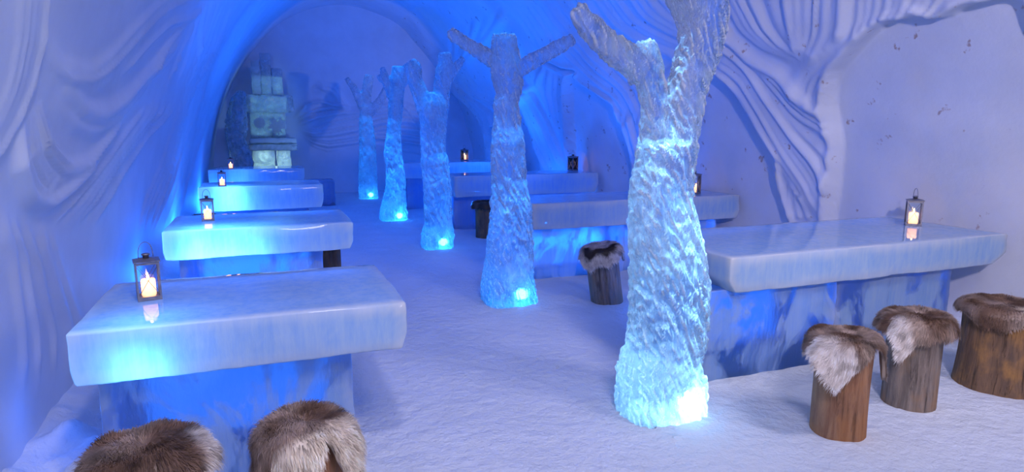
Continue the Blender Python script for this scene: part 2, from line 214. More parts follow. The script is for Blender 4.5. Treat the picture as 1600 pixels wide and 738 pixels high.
# ---------------------------------------------------------------- materials
class NT:
    def __init__(s, name):
        s.m = bpy.data.materials.new(name); s.m.use_nodes = True
        s.t = s.m.node_tree; s.t.nodes.clear()
        s.out = s.n('ShaderNodeOutputMaterial')
        s.tc = s.n('ShaderNodeTexCoord')
    def n(s, t, **k):
        x = s.t.nodes.new(t)
        for a, b in k.items(): setattr(x, a, b)
        return x
    def l(s, a, b): s.t.links.new(a, b)
    def noise(s, scale=(1, 1, 1), size=5, detail=4, rough=.55, dist=0, rot=(0, 0, 0), coord='Object'):
        mp = s.n('ShaderNodeMapping'); mp.inputs['Scale'].default_value = scale; mp.inputs['Rotation'].default_value = rot
        s.l(s.tc.outputs[coord], mp.inputs[0])
        x = s.n('ShaderNodeTexNoise'); s.l(mp.outputs[0], x.inputs['Vector'])
        x.inputs['Scale'].default_value = size; x.inputs['Detail'].default_value = detail
        x.inputs['Roughness'].default_value = rough; x.inputs['Distortion'].default_value = dist
        return x.outputs[0]
    def vor(s, scale=(1, 1, 1), size=5, feature='F1', coord='Object'):
        mp = s.n('ShaderNodeMapping'); mp.inputs['Scale'].default_value = scale
        s.l(s.tc.outputs[coord], mp.inputs[0])
        x = s.n('ShaderNodeTexVoronoi', feature=feature); s.l(mp.outputs[0], x.inputs['Vector'])
        x.inputs['Scale'].default_value = size
        return x.outputs[0]
    def ramp(s, fac, stops):
        r = s.n('ShaderNodeValToRGB'); s.l(fac, r.inputs[0])
        e = r.color_ramp.elements
        while len(e) < len(stops): e.new(.5)
        for k, (p, c) in enumerate(stops):
            e[k].position = p
            e[k].color = (c, c, c, 1) if isinstance(c, (int, float)) else (*c, 1)
        return r.outputs[0]
    def math(s, op, a, b):
        x = s.n('ShaderNodeMath', operation=op)
        for k, v in enumerate((a, b)):
            if isinstance(v, (int, float)): x.inputs[k].default_value = v
            else: s.l(v, x.inputs[k])
        return x.outputs[0]
    def mixc(s, fac, a, b, mode='MIX'):
        x = s.n('ShaderNodeMix', data_type='RGBA', blend_type=mode)
        for i, v in ((0, fac), (6, a), (7, b)):
            if isinstance(v, (int, float)): x.inputs[i].default_value = v
            elif isinstance(v, tuple): x.inputs[i].default_value = (*v, 1)
            else: s.l(v, x.inputs[i])
        return x.outputs[2]
    def bump(s, h, strength=.3, dist=.01, prev=None):
        b = s.n('ShaderNodeBump'); b.inputs['Strength'].default_value = strength; b.inputs['Distance'].default_value = dist
        s.l(h, b.inputs['Height'])
        if prev is not None: s.l(prev, b.inputs['Normal'])
        return b.outputs[0]
    def mixs(s, fac, a, b):
        x = s.n('ShaderNodeMixShader')
        if isinstance(fac, (int, float)): x.inputs[0].default_value = fac
        else: s.l(fac, x.inputs[0])
        s.l(a, x.inputs[1]); s.l(b, x.inputs[2])
        return x.outputs[0]
    def sh(s, t, normal=None, **k):
        x = s.n(t)
        for a, v in k.items():
            a = a.replace('_', ' ')
            if isinstance(v, (int, float)): x.inputs[a].default_value = v
            elif isinstance(v, tuple): x.inputs[a].default_value = (*v, 1)
            else: s.l(v, x.inputs[a])
        if normal is not None: s.l(normal, x.inputs['Normal'])
        return x.outputs[0]
    def done(s, sh):
        s.l(sh, s.out.inputs[0]); return s.m

def mat_ice(name, col=(.62, .78, .98), glass=(.80, .91, 1.0), lo=.42, hi=.62, mlo=.15, mhi=.9, scale=(1, 1, 1), size=6, rough=.1, bump=.4,
            bscale=(1, 1, 1), bsize=25, bdist=.01, rot=(0, 0, 0), gloss=.04, veins=0, rim=0.):
    """cloudy ice: clear glass where the ramp is low, white frosted ice that lets light through where it is high"""
    m = NT(name)
    cl = m.noise(scale, size, 6, .65, .6, rot)
    fac = m.ramp(cl, [(lo, mlo), (hi, mhi)])
    if veins:
        vn = m.noise(bscale, bsize * .5, 4, .6, 1.2, rot)
        fac = m.math('MAXIMUM', fac, m.ramp(vn, [(.465, 0.), (.50, veins), (.535, 0.)]))
    h = m.noise(bscale, bsize, 5, .6, .3, rot)
    h2 = m.vor(bscale, bsize * 1.3)
    nb = m.bump(h, bump, bdist)
    nb = m.bump(h2, bump * .5, bdist * .6, nb)
    g = m.sh('ShaderNodeBsdfGlass', nb, Color=glass, Roughness=rough, IOR=1.31)
    ns = m.bump(h, bump * .35, bdist)
    streak = m.ramp(m.noise((scale[0] * 5, scale[1] * 5, scale[2] * .35), 5, 5, .7), [(.35, (.72, .86, 1.)), (.6, (1., 1., 1.))])
    col = m.mixc(1., streak, col, 'MULTIPLY')
    if rim:
        geo = m.n('ShaderNodeNewGeometry')
        edge = m.ramp(geo.outputs['Pointiness'], [(.50, 0.), (.56, rim)])
        col = m.mixc(edge, col, (.95, .98, 1.)); fac = m.math('MAXIMUM', fac, edge)
    d = m.sh('ShaderNodeBsdfDiffuse', ns, Color=col)
    t = m.sh('ShaderNodeBsdfTranslucent', ns, Color=col)
    milky = m.mixs(.5, d, t)
    body = m.mixs(fac, g, milky)
    small = m.bump(h, bump * .12, bdist * .3)
    gl = m.sh('ShaderNodeBsdfGlossy', small, Color=(1., 1., 1.), Roughness=gloss)
    fr = m.n('ShaderNodeFresnel'); fr.inputs[0].default_value = 1.31
    frf = m.math('MULTIPLY', fr.outputs[0], fac)
    return m.done(m.mixs(frf, body, gl))
def mat_snow(name, col=(.76, .78, .84), bs=.35, stains=False, warm=.0, bsize=9):
    m = NT(name)
    h = m.noise((1, 1, 1), bsize, 8, .6)
    h2 = m.noise((1, 1, 1), 70, 4, .6)
    nb = m.bump(h2, bs * .5, .006, m.bump(h, bs, .03))
    c = m.mixc(m.ramp(m.noise((1, 1, 1), 2.2, 5, .6), [(.35, 0.), (.7, 1.)]), col, tuple(v * .9 for v in col))
    if warm:
        c = m.mixc(m.math('MULTIPLY', m.ramp(m.noise((1, 1, .6), 1.3, 4, .6), [(.48, 0.), (.66, 1.)]), warm), c, (.83, .74, .60))
    if stains:
        sp = m.ramp(m.noise((1, 1, 1), 7.5, 3, .55), [(.665, 0.), (.71, 1.)])
        sp = m.math('MULTIPLY', sp, m.ramp(m.noise((1, 1, 1), 30, 3, .6), [(.4, 0.), (.6, 1.)]))
        c = m.mixc(m.math('MULTIPLY', sp, .75), c, (.33, .20, .16))
    return m.done(m.sh('ShaderNodeBsdfPrincipled', nb, Base_Color=c, Roughness=.62))
M = {}
M['snow_floor'] = mat_snow('packed snow', (.72, .79, .88), .9, bsize=14)
M['snow_wall'] = mat_snow('smooth snow', (.66, .72, .82), .12, bsize=5)
M['snow_right'] = mat_snow('stained snow', (.70, .74, .82), .22, True, .35, bsize=7)
M['slab'] = mat_ice('milky slab ice', (.55, .76, 1.0), lo=.36, hi=.56, mlo=1., mhi=1., scale=(1, 1, 2), size=4, rough=.45, bump=.3, bscale=(3, 3, 1), bsize=16, gloss=.05, rim=.9)
M['leg'] = mat_ice('block ice', (.46, .68, 1.0), glass=(.60, .80, 1.0), lo=.44, hi=.53, mlo=.12, mhi=.85, scale=(1.2, 1, .9), size=2.4, rim=.6, rough=.35, bump=.3, bscale=(2.2, 2.2, .7), bsize=26)
M['tree'] = mat_ice('carved clear ice', (.82, .94, 1.0), glass=(.97, .99, 1.0), lo=.44, hi=.62, mlo=.05, mhi=.46, scale=(1, 1, .6), size=5, rim=.7, rough=.04, bump=.55, bscale=(2.2, 2.2, .5), bsize=17, bdist=.03, rot=(0, .55, 0), veins=.6)
M['far_ice'] = mat_ice('pale throne ice', (.80, .95, 1.0), glass=(.92, .98, .98), lo=.42, hi=.60, mlo=.2, mhi=.65, size=7, rough=.15, bump=.5, rim=.8, bsize=18, bdist=.02)

# ---------------------------------------------------------------- the snow vault
CX, B, AL, AR = 1.8, 4.1, 2.85, 3.0
Y0, Y1 = -1.6, 15.0
def resample(P, n):
    P = np.array(P, float)
    d = np.r_[0, np.cumsum(np.linalg.norm(np.diff(P, axis=0), axis=1))]
    t = np.linspace(0, d[-1], n)
    return np.stack([np.interp(t, d, P[:, k]) for k in range(3)], 1)
def family(guides, n, w, a, rnd):
    """all the folds of one bunch: the guide lines and lines interpolated between them"""
    G = [resample(g, 18) for g in guides]
    res = []
    tot = max(len(G), int(round((n + len(G)) * .8)))
    for i in range(tot):
        u = i / (tot - 1) * (len(G) - 1)
        if 0 < i < tot - 1: u += rnd.uniform(-.18, .18) * (len(G) - 1) / (tot - 1)
        k = min(int(u), len(G) - 2)
        f = u - k
        # smooth the kinks a little
        L = G[k] * (1 - f) + G[k + 1] * f
        res.append((L, w * rnd.uniform(.7, 1.8), a * rnd.uniform(.45, 1.2)))
    return res
def fold_height(P, families, seed):
    rnd = random.Random(seed)
    P = P.astype(np.float32)
    H = np.zeros(len(P), np.float32)
    for guides, n, w, a in families:
        hf = np.zeros(len(P), np.float32)
        for L, ww, aa in family(guides, n, w, a, rnd):
            L = L.astype(np.float32)
            R_ = 2.6 * ww
            sel = np.where(np.all((P > L.min(0) - R_) & (P < L.max(0) + R_), axis=1))[0]
            if not len(sel): continue
            Q = P[sel]
            best = np.full(len(sel), 9., np.float32); arc = np.zeros(len(sel), np.float32)
            ns = len(L) - 1
            for s_ in range(ns):
                a0 = L[s_]; ab = L[s_ + 1] - a0
                t = np.clip(((Q - a0) @ ab) / max(1e-9, ab @ ab), 0, 1)
                d = np.linalg.norm(Q - a0 - t[:, None] * ab, axis=1)
                m = d < best
                best[m] = d[m]; arc[m] = (s_ + t[m]) / ns
            tap = np.minimum(1, np.minimum(arc, 1 - arc) * 7 + .25)
            h = aa * tap * np.exp(-(best / ww) ** 2 * .9)
            hf[sel] = np.maximum(hf[sel], h)
        H += hf
    return H
def poly_sd(px, py, poly):
    """signed distance, negative inside"""
    n = len(poly)
    d = np.full(px.shape, 1e9, np.float32); inside = np.zeros(px.shape, bool)
    for i in range(n):
        x0, y0 = poly[i]; x1, y1 = poly[(i + 1) % n]
        ex, ey = x1 - x0, y1 - y0
        t = np.clip(((px - x0) * ex + (py - y0) * ey) / max(1e-12, ex * ex + ey * ey), 0, 1)
        d = np.minimum(d, np.hypot(px - x0 - t * ex, py - y0 - t * ey))
        c = ((y0 > py) != (y1 > py)) & (px < (x1 - x0) * (py - y0) / (y1 - y0 + 1e-12) + x0)
        inside ^= c
    return np.where(inside, -d, d)
def grid_mesh(name, P, nu, nv, mat, flip=False):
    me = bpy.data.meshes.new(name)
    me.vertices.add(nu * nv)
    me.vertices.foreach_set('co', P.astype(np.float32).ravel())
    i = np.arange(nu - 1)[:, None] * nv + np.arange(nv - 1)[None, :]
    q = np.stack([i, i + 1, i + nv + 1, i + nv], -1).reshape(-1, 4)
    if flip: q = q[:, ::-1]
    nf = len(q)
    me.loops.add(nf * 4); me.loops.foreach_set('vertex_index', q.ravel().astype(np.int32))
    me.polygons.add(nf)
    me.polygons.foreach_set('loop_start', (np.arange(nf) * 4).astype(np.int32))
    me.polygons.foreach_set('loop_total', np.full(nf, 4, np.int32))
    me.update(calc_edges=True)
    return link(name, me, mat)
def vnoise(P, f, seed=0):
    """smooth pseudo noise from sums of sines, fast on big grids"""
    r = np.random.RandomState(seed); o = np.zeros(len(P))
    for k in range(7):
        d = r.normal(size=3); d /= np.linalg.norm(d)
        o += np.sin(P @ d * f * r.uniform(.6, 1.7) + r.uniform(0, 6.28))
    return o / 7
def ysteps(y0, y1, base, k):
    ys = [y0]
    while ys[-1] < y1:
        ys.append(ys[-1] + base * max(1, abs(ys[-1]) * k))
    ys[-1] = y1
    return np.array(ys)
def vault(side, th0, th1, dth, base):
    a = AR if side > 0 else AL
    ys = np.r_[ysteps(Y0, 1.5, .06, 0)[:-1], ysteps(1.5, Y1, base, .4)]
    th = np.linspace(th0, th1, int(abs(th1 - th0) / dth) + 1)
    Y, T = np.meshgrid(ys, th, indexing='ij')
    Y, T = Y.ravel(), T.ravel()
    P = np.stack([CX + side * a * np.cos(T), Y, B * np.sin(T)], 1)
    N = np.stack([-side * np.cos(T) / a, 0 * Y, -np.sin(T) / B], 1)
    N /= np.linalg.norm(N, axis=1)[:, None]
    return P, N, Y, T, len(ys), len(th)
TC = 1.18
# right wall with its hanging snow drapery and the flat bays between
P, N, Y, T, nu, nv = vault(1, -.02, TC, .0042, .0125)
aoff, boff = AR - .11, B - .11
def wall_uv(p): return (p[1], math.atan2(p[2] / boff, (p[0] - CX) / aoff) * 3.5)
sd = np.full(len(P), 9., np.float32)
for n_ in NICHES:
    sd = np.minimum(sd, poly_sd(Y, T * 3.5, [wall_uv(p) for p in n_]))
lift = sm(-.012, .035, sd)
edge = np.exp(-((sd - .05) / .035) ** 2) * .03
hf = fold_height(P + N * .11, FOLDS_RIGHT, 3)
base_off = .10 * lift * (1 - sm(.95, TC, T))
n1 = vnoise(P, 5, 1) * .018 + vnoise(P, 13, 2) * .008
disp = base_off + lift * ((hf * 1.15 + edge) * (1 - sm(TC - .06, TC, T)) ) + n1 * (1 - sm(TC - .05, TC, T)) + (1 - lift) * vnoise(P, 9, 5) * .008
# the column bays that stand behind the far tables are cut deeper
P2 = P + N * disp[:, None]
wr = grid_mesh('wall_right', P2, nu, nv, M['snow_right'], flip=False)
tag(wr, kind='structure')
# left wall, shallow swirled relief
P, N, Y, T, nu, nv = vault(-1, -.02, TC, .0050, .016)
hf = fold_height(P, [(g_, n_ + 1, w_ * .5, a_ * (.5 if k_ == 0 else 1)) for k_, g_, n_, w_, a_ in [(k2, *f2) for k2, f2 in enumerate(FOLDS_LEFT)]], 8)
disp = (hf * 1.9 + vnoise(P, 4, 11) * .03 + vnoise(P * np.array([1, 1, .5]), 11, 12) * .006) * (1 - sm(TC - .06, TC, T))
wl = grid_mesh('wall_left', P + N * disp[:, None], nu, nv, M['snow_wall'], flip=True)
tag(wl, kind='structure')
# ceiling
ys = np.linspace(Y0, Y1, 240); s_ = np.linspace(-1, 1, 120)
Yg, Sg = np.meshgrid(ys, s_, indexing='ij'); Yg, Sg = Yg.ravel(), Sg.ravel()
ang = PI / 2 - Sg * (PI / 2 - TC)
aa = np.where(Sg > 0, AR, AL)
P = np.stack([CX + aa * np.cos(ang), Yg, B * np.sin(ang)], 1)
P[:, 2] += vnoise(P, 4, 21) * .02 * (1 - np.abs(Sg) ** 8)
ce = grid_mesh('ceiling', P, 240, 120, M['snow_wall'], flip=True)
tag(ce, kind='structure')
# end wall with swags of snow cloth
xs = np.arange(-1.15, 5.0, .016); zs = np.arange(-.05, 4.2, .016)
X, Z = np.meshgrid(xs, zs, indexing='ij'); X, Z = X.ravel(), Z.ravel()
P = np.stack([X, np.full(len(X), Y1 - .02), Z], 1)
hf = fold_height(np.stack([X, np.full(len(X), 14.9), Z], 1), FOLDS_END, 5)
sd = poly_sd(X, Z, [(p[0], p[2]) for p in END_DRAPE])
lf = 1 - sm(-.25, .02, sd)
P[:, 1] -= lf * (.02 + hf * 1.9) + vnoise(P, 5, 31) * .015
ew = grid_mesh('wall_end', P, len(xs), len(zs), M['snow_wall'], flip=True)
tag(ew, kind='structure')
# floor: trodden snow, banked against the walls and the ice blocks
TABLES = [(-.63, .30, 2.66, 3.28), (-.62, .38, 5.04, 5.66), (-.62, .45, 8.6, 9.1), (-.7, .45, 12.1, 12.6),
          (2.24, 4.25, 2.82, 3.6), (2.30, 4.45, 5.55, 6.2), (2.50, 4.7, 8.75, 9.4), (2.35, 4.7, 11.4, 12.2)]
xs = np.arange(-1.3, 5.2, .022)
ys = np.r_[ysteps(Y0 - .3, 1.2, .06, 0)[:-1], ysteps(1.2, 15.1, .015, .4)]
X, Yf = np.meshgrid(xs, ys, indexing='ij'); X, Yf = X.ravel(), Yf.ravel()
P = np.stack([X, Yf, 0 * X], 1)
Hh = vnoise(P, 3, 41) * .010 + vnoise(P, 14, 42) * .006 + vnoise(P, 38, 43) * .0035 + vnoise(P, 90, 44) * .002
for (x0, x1, y0, y1) in TABLES:
    dx = np.maximum(np.maximum(x0 - X, X - x1), 0); dy = np.maximum(np.maximum(y0 - Yf, Yf - y1), 0)
    d = np.hypot(dx, dy)
    Hh += .022 * np.exp(-(d / .05) ** 2) * (.6 + .8 * vnoise(P, 20, 45))
for e, sgn in ((-1.05, 1), (4.88, -1)):
    d = np.maximum((X - e) * sgn, 0)
    Hh += .05 * np.exp(-(d / .10) ** 2) * (1 + vnoise(P, 12, 46)) + .03 * np.exp(-(d / .25) ** 2)
# rubble between the near left table and the wall
m = np.exp(-(((X + .88) / .18) ** 2 + ((Yf - 3.1) / .6) ** 2))
Hh += m * np.maximum(0, vnoise(P, 34, 47) + .2) * .12
P[:, 2] = Hh
fl = grid_mesh('floor', P, len(xs), len(ys), M['snow_floor'], flip=True)
tag(fl, kind='structure')

# ---------------------------------------------------------------- ice tables
def rough_block(x0, x1, y0, y1, z0, z1, step=.03, bev=.02, amp=.006, seed=0, cut=0., cutz=.4, taper=0.):
    """a sawn block of ice: gridded box, rounded chipped edges, wavy faces; cut draws in the lower ends"""
    n = [max(2, int(round((b - a) / step))) for a, b in ((x0, x1), (y0, y1), (z0, z1))]
    idx = {}; vs = []; fs = []
    def vert(i, j, k):
        key = (i, j, k)
        if key not in idx:
            idx[key] = len(vs); vs.append(key)
        return idx[key]
    nx, ny, nz = n
    for i in range(nx):
        for j in range(ny):
            fs.append((vert(i, j, 0), vert(i, j + 1, 0), vert(i + 1, j + 1, 0), vert(i + 1, j, 0)))
            fs.append((vert(i, j, nz), vert(i + 1, j, nz), vert(i + 1, j + 1, nz), vert(i, j + 1, nz)))
    for i in range(nx):
        for k in range(nz):
            fs.append((vert(i, 0, k), vert(i + 1, 0, k), vert(i + 1, 0, k + 1), vert(i, 0, k + 1)))
            fs.append((vert(i, ny, k), vert(i, ny, k + 1), vert(i + 1, ny, k + 1), vert(i + 1, ny, k)))
    for j in range(ny):
        for k in range(nz):
            fs.append((vert(0, j, k), vert(0, j, k + 1), vert(0, j + 1, k + 1), vert(0, j + 1, k)))
            fs.append((vert(nx, j, k), vert(nx, j + 1, k), vert(nx, j + 1, k + 1), vert(nx, j, k + 1)))
    lo = Vector((x0, y0, z0)); hi = Vector((x1, y1, z1)); out = []
    for i, j, k in vs:
        # pull grid lines towards the edges so that the bevel has its own loops
        def e(q, nq, a, b):
            t = q / nq
            if q == 1: return a + bev * .6
            if q == nq - 1: return b - bev * .6
            return a + (b - a) * t
        p = Vector((e(i, nx, x0, x1), e(j, ny, y0, y1), e(k, nz, z0, z1)))
        bv = bev * (1 + .8 * noise.noise(p * 5 + Vector((seed, 0, 0))))
        inner = Vector([min(max(p[q], lo[q] + bv), hi[q] - bv) for q in range(3)])
        d = p - inner
        nrm = d.normalized() if d.length > 1e-6 else Vector((0, 0, 0))
        if d.length > 1e-6: p = inner + nrm * min(d.length, bv)
        q = Vector((p.x * 3 + seed * 7.1, p.y * 3, p.z * 5))
        dn = noise.fractal(q, 1, 2, 4) * amp + noise.noise(q * 9) * amp * .35
        flat = 1 - .75 * smf(z1 - .012, z1 - .002, p.z)
        p = p + nrm * dn * flat
        if cut:
            t = (p.z - z0) / (z1 - z0)
            c_ = cut * smf(cutz, 0, t) * (1 + .5 * noise.noise(Vector((p.y * 6, seed, 0))))
            if p.x > (x0 + x1) / 2: p.x -= c_ * smf((x0 + x1) / 2, x1, p.x)
            else: p.x += c_ * .35 * smf((x0 + x1) / 2, x0, p.x)
        if taper:
            p.y += taper * (z1 - p.z) / (z1 - z0) * (1 if p.y < (y0 + y1) / 2 else -1)
        out.append(p)
    return out, fs
def block(name, mat, parent, *a, **k):
    v, f = rough_block(*a, **k)
    o = link(name, mesh_from(name, v, f), mat, parent)
    return o
def table(x0, x1, y0, y1, zt, zb, legs, label, seed, cut=.03, step=.03):
    t = empty('ice_table', ((x0 + x1) / 2, (y0 + y1) / 2, 0))
    tag(t, label, 'table', 'ice tables along the tunnel')
    ox, oy = t.location.x, t.location.y
    block('slab', M['slab'], t, x0 - ox, x1 - ox, y0 - oy, y1 - oy, zb, zt, step=step, bev=.016, amp=.006, seed=seed, cut=cut)
    for k, (a, b, c, d) in enumerate(legs):
        block('support_block', M['leg'], t, a - ox, b - ox, c - oy, d - oy, -.05, zb + .004, step=step * 1.2, bev=.012, amp=.008, seed=seed + 10 + k)
    return t
table(-.68, .51, 2.52, 3.32, .75, .55, [(-.63, .30, 2.66, 3.22)], 'nearest ice table on the left, two fur-topped stools in front of it', 1, cut=.02, step=.022)
table(-.69, .60, 4.88, 5.76, .75, .545, [(-.62, .38, 5.04, 5.62)], 'second ice table from the front on the left, glowing blue lower edge', 2)
table(-.76, .67, 8.4, 9.2, .75, .455, [(-.66, .5, 8.6, 9.05)], 'third ice table from the front on the left, bright glow at its wall end', 3, step=.04)
table(-.90, .65, 11.9, 12.8, .75, .50, [(-.75, .5, 12.1, 12.65)], 'farthest ice table on the left, just before the ice throne', 4, step=.05)
table(2.34, 4.64, 2.76, 3.70, .75, .545, [(2.24, 3.23, 2.84, 3.55), (3.235, 4.26, 2.85, 3.55)], 'nearest ice table on the right, long pale slab beside the biggest ice tree', 5, cut=.12, step=.025)
table(2.30, 4.70, 5.45, 6.25, .75, .50, [(2.30, 3.35, 5.54, 6.1), (3.355, 4.48, 5.55, 6.1)], 'second ice table from the front on the right, behind the lone leaning log stool', 6, cut=.05)
table(2.42, 4.66, 8.5, 9.25, .79, .50, [(2.48, 3.5, 8.75, 9.3), (3.505, 4.5, 8.7, 9.15)], 'third ice table from the front on the right, deep blue slab behind the cross-shaped tree', 7, step=.04, cut=.05)
table(2.10, 4.6, 11.2, 12.1, .84, .56, [(2.35, 3.4, 11.35, 11.9), (3.405, 4.5, 11.35, 11.9)], 'farthest ice table on the right, dark blue and partly hidden by ice trees', 8, step=.05)

# ---------------------------------------------------------------- ice trees
def tube(rows, Yc, seed, depth=1.0, step=.014, seg=56, tw=3.0, amp=.10, square=0., block_foot=False, ledges=()):
    """carved ice limb along a centre line of (x, z, half width)"""
    P = [Vector((r[0], 0, r[1])) for r in rows]; W = [r[2] for r in rows]
    L = [0.]
    for a, b in zip(P, P[1:]): L.append(L[-1] + (b - a).length)
    n = max(6, int(L[-1] / step))
    def at_(s):
        for k in range(len(L) - 1):
            if s <= L[k + 1] or k == len(L) - 2:
                t = min(1, max(0, (s - L[k]) / max(1e-6, L[k + 1] - L[k])))
                # Catmull-Rom centre line
                p0, p1, p2, p3 = P[max(k - 1, 0)], P[k], P[k + 1], P[min(k + 2, len(P) - 1)]
                q = .5 * ((2 * p1) + (p2 - p0) * t + (2 * p0 - 5 * p1 + 4 * p2 - p3) * t * t + (3 * p1 - p0 - 3 * p2 + p3) * t ** 3)
                return q, W[k] * (1 - t) + W[k + 1] * t
    vs, fs = [], []
    for i in range(n + 1):
        s = L[-1] * i / n
        c, w = at_(s)
        c2, _ = at_(min(L[-1], s + .01)); c1, _ = at_(max(0, s - .01))
        d = (c2 - c1).normalized()
        u = Vector((d.z, 0, -d.x)); v = Vector((0, 1, 0))
        wd = w * depth
        for j in range(seg):
            a = 2 * PI * j / seg
            ca, sa = math.cos(a), math.sin(a)
            e = .62 if square else .85
            if block_foot and c.z < .3: e = .85 - .35 * smf(.3, .1, c.z)
            rx = math.copysign(abs(ca) ** e, ca); ry = math.copysign(abs(sa) ** e, sa)
            # flutes that wind round the limb, chips and facets
            at2 = a + s * tw
            q = Vector((math.cos(at2) * 2.6, math.sin(at2) * 2.6, s * 3.0 + seed * 3.3))
            f = noise.noise(q * 1.7) * .9
            rid = 1 - 2 * abs(noise.noise(Vector((math.cos(at2) * 6, math.sin(at2) * 6, s * 2.2 + seed))))
            lump = noise.noise(Vector((ca * 1.2, sa * 1.2, s * 5 + seed * 9)))
            fine = noise.noise(Vector((ca * 9, sa * 9, s * 34 + seed)))
            cell = noise.cell(Vector((ca * 2.2 + seed, sa * 2.2, s * 7)))
            k = 1 + amp * (f * .35 + rid * .30 + lump * .40 + fine * .16 + (cell - .5) * .16)
            endc = 1 - .18 * smf(L[-1] - .02, L[-1], s)
            for lz in ledges:
                k += .05 * math.exp(-((c.z - lz) / .012) ** 2) - .03 * smf(lz + .05, lz, c.z) * smf(lz - .10, lz, c.z)
            p = c + u * (rx * w * k * endc) + v * (ry * wd * k * endc)
            vs.append(p)
    for i in range(n):
        for j in range(seg):
            fs.append((i * seg + j, i * seg + (j + 1) % seg, (i + 1) * seg + (j + 1) % seg, (i + 1) * seg + j))
    # caps as fans with a slightly uneven cut
    for ring, flip in ((0, True), (n, False)):
        c = sum((vs[ring * seg + j] for j in range(seg)), Vector()) / seg
        k = len(vs); inner = []
        for j in range(seg): inner.append(vs[ring * seg + j].lerp(c, .5) + Vector((0, 0, .004 * math.sin(j * 1.7))))
        vs += inner; vs.append(c)
        for j in range(seg):
            a, b = ring * seg + j, ring * seg + (j + 1) % seg
            q = [(a, b, k + (j + 1) % seg, k + j), (k + j, k + (j + 1) % seg, k + seg)]
            for t_ in q: fs.append(t_[::-1] if flip else t_)
    return vs, fs
TREE_LABELS = [
    'biggest and nearest carved ice tree, forking high, white glowing foot on the snow',
    'ice tree with two arms spread like a cross, second nearest',
    'forked ice tree directly left of the cross-shaped one, third from the front',
    'fourth ice tree from the front, bright cyan spot low on its right side',
    'farthest and smallest ice tree, Y-shaped top against the pale end wall']
def united(meshes, voxel, seed, amp):
    """melt overlapping limbs into one skin, carve it, and hand it back cut up limb by limb"""
    v, f = merge(meshes)
    tmp = bpy.data.objects.new('limbs', mesh_from('limbs', v, f)); C.objects.link(tmp)
    md = tmp.modifiers.new('r', 'REMESH'); md.mode = 'VOXEL'; md.voxel_size = voxel; md.adaptivity = 0
    dg = bpy.context.evaluated_depsgraph_get()
    me = bpy.data.meshes.new_from_object(tmp.evaluated_get(dg))
    bpy.data.objects.remove(tmp)
    n = len(me.vertices)
    co = np.empty(n * 3); me.vertices.foreach_get('co', co); co = co.reshape(-1, 3)
    no = np.array([tuple(q.normal) for q in me.vertices])
    off = np.empty(n)
    for i in range(n):
        x, y, z = co[i]
        a = math.atan2(y, x)
        # slanting gouges, chisel facets, pits
        w = x * 9 + z * 4.5
        g = noise.noise(Vector((w * 3.2, y * 16, (z - x * .5) * 3.2 + seed)))
        g2 = noise.noise(Vector((w * 8, y * 40, (z - x * .5) * 8 + seed)))
        p = noise.noise(Vector((x * 28, y * 28, z * 14 + seed * 3)))
        c = noise.cell(Vector((x * 13 + .3 * z * 13, y * 13, z * 6 + seed)))
        off[i] = amp * (-1.1 * smf(.15, .45, g) + .8 * g + .8 * g2 + .25 * p + .25 * (c - .5))
    co2 = co + no * off[:, None]
    # which limb each face belongs to
    pts = [np.array(m[0]) for m in meshes]
    polys = [tuple(p_.vertices) for p_ in me.polygons]
    cen = np.array([co[list(p_)].mean(0) for p_ in polys])
    own = np.zeros(len(polys), int); best = np.full(len(polys), 9.)
    for q, P_ in enumerate(pts):
        P_ = P_[::3]
        for s0 in range(0, len(cen), 4000):
            d = np.sqrt(((cen[s0:s0 + 4000, None, :] - P_[None]) ** 2).sum(-1)).min(1)
            sl = slice(s0, s0 + 4000)
            m_ = d < best[sl] - (.004 if q else 0)
            best[sl][m_] = d[m_]; own[sl][m_] = q
    out = []
    for q in range(len(meshes)):
        idx = {}; vs = []; fs = []
        for k in np.where(own == q)[0]:
            t_ = []
            for w in polys[k]:
                if w not in idx: idx[w] = len(vs); vs.append(tuple(co2[w]))
                t_.append(idx[w])
            fs.append(tuple(t_))
        out.append((vs, fs))
    bpy.data.meshes.remove(me)
    return out
for k, (Yc, trunk_rows, arms) in enumerate(TREES):
    x0 = trunk_rows[0][0]
    t = empty('ice_tree', (x0, Yc, 0))
    tag(t, TREE_LABELS[k], 'ice tree', 'row of carved ice trees')
    st = .014 if k == 0 else .018 + .004 * k
    sg = 56 if k == 0 else 44 - 5 * k
    ledges = [(1.13,), (1.05,), (1.02,), (1.0,), (1.0,)][k]
    limbs = [tube([(x - x0, max(z, -.04), w) for x, z, w in trunk_rows], Yc, k + 1, .9, st, sg, 2.6, .11, block_foot=True, ledges=ledges)]
    for q, a in enumerate(arms):
        limbs.append(tube([(x - x0, z, w) for x, z, w in a], Yc, 10 * k + q + 20, .85, st, sg - 12, 2.0, .11, square=1))
    for q, (v, f) in enumerate(united(limbs, [.0095, .011, .014, .017, .021][k], k * 2.7, [.016, .015, .013, .012, .010][k])):
        nm = 'branch' if q else 'trunk'
        link(nm, mesh_from(nm, v, f), M['tree'], t)

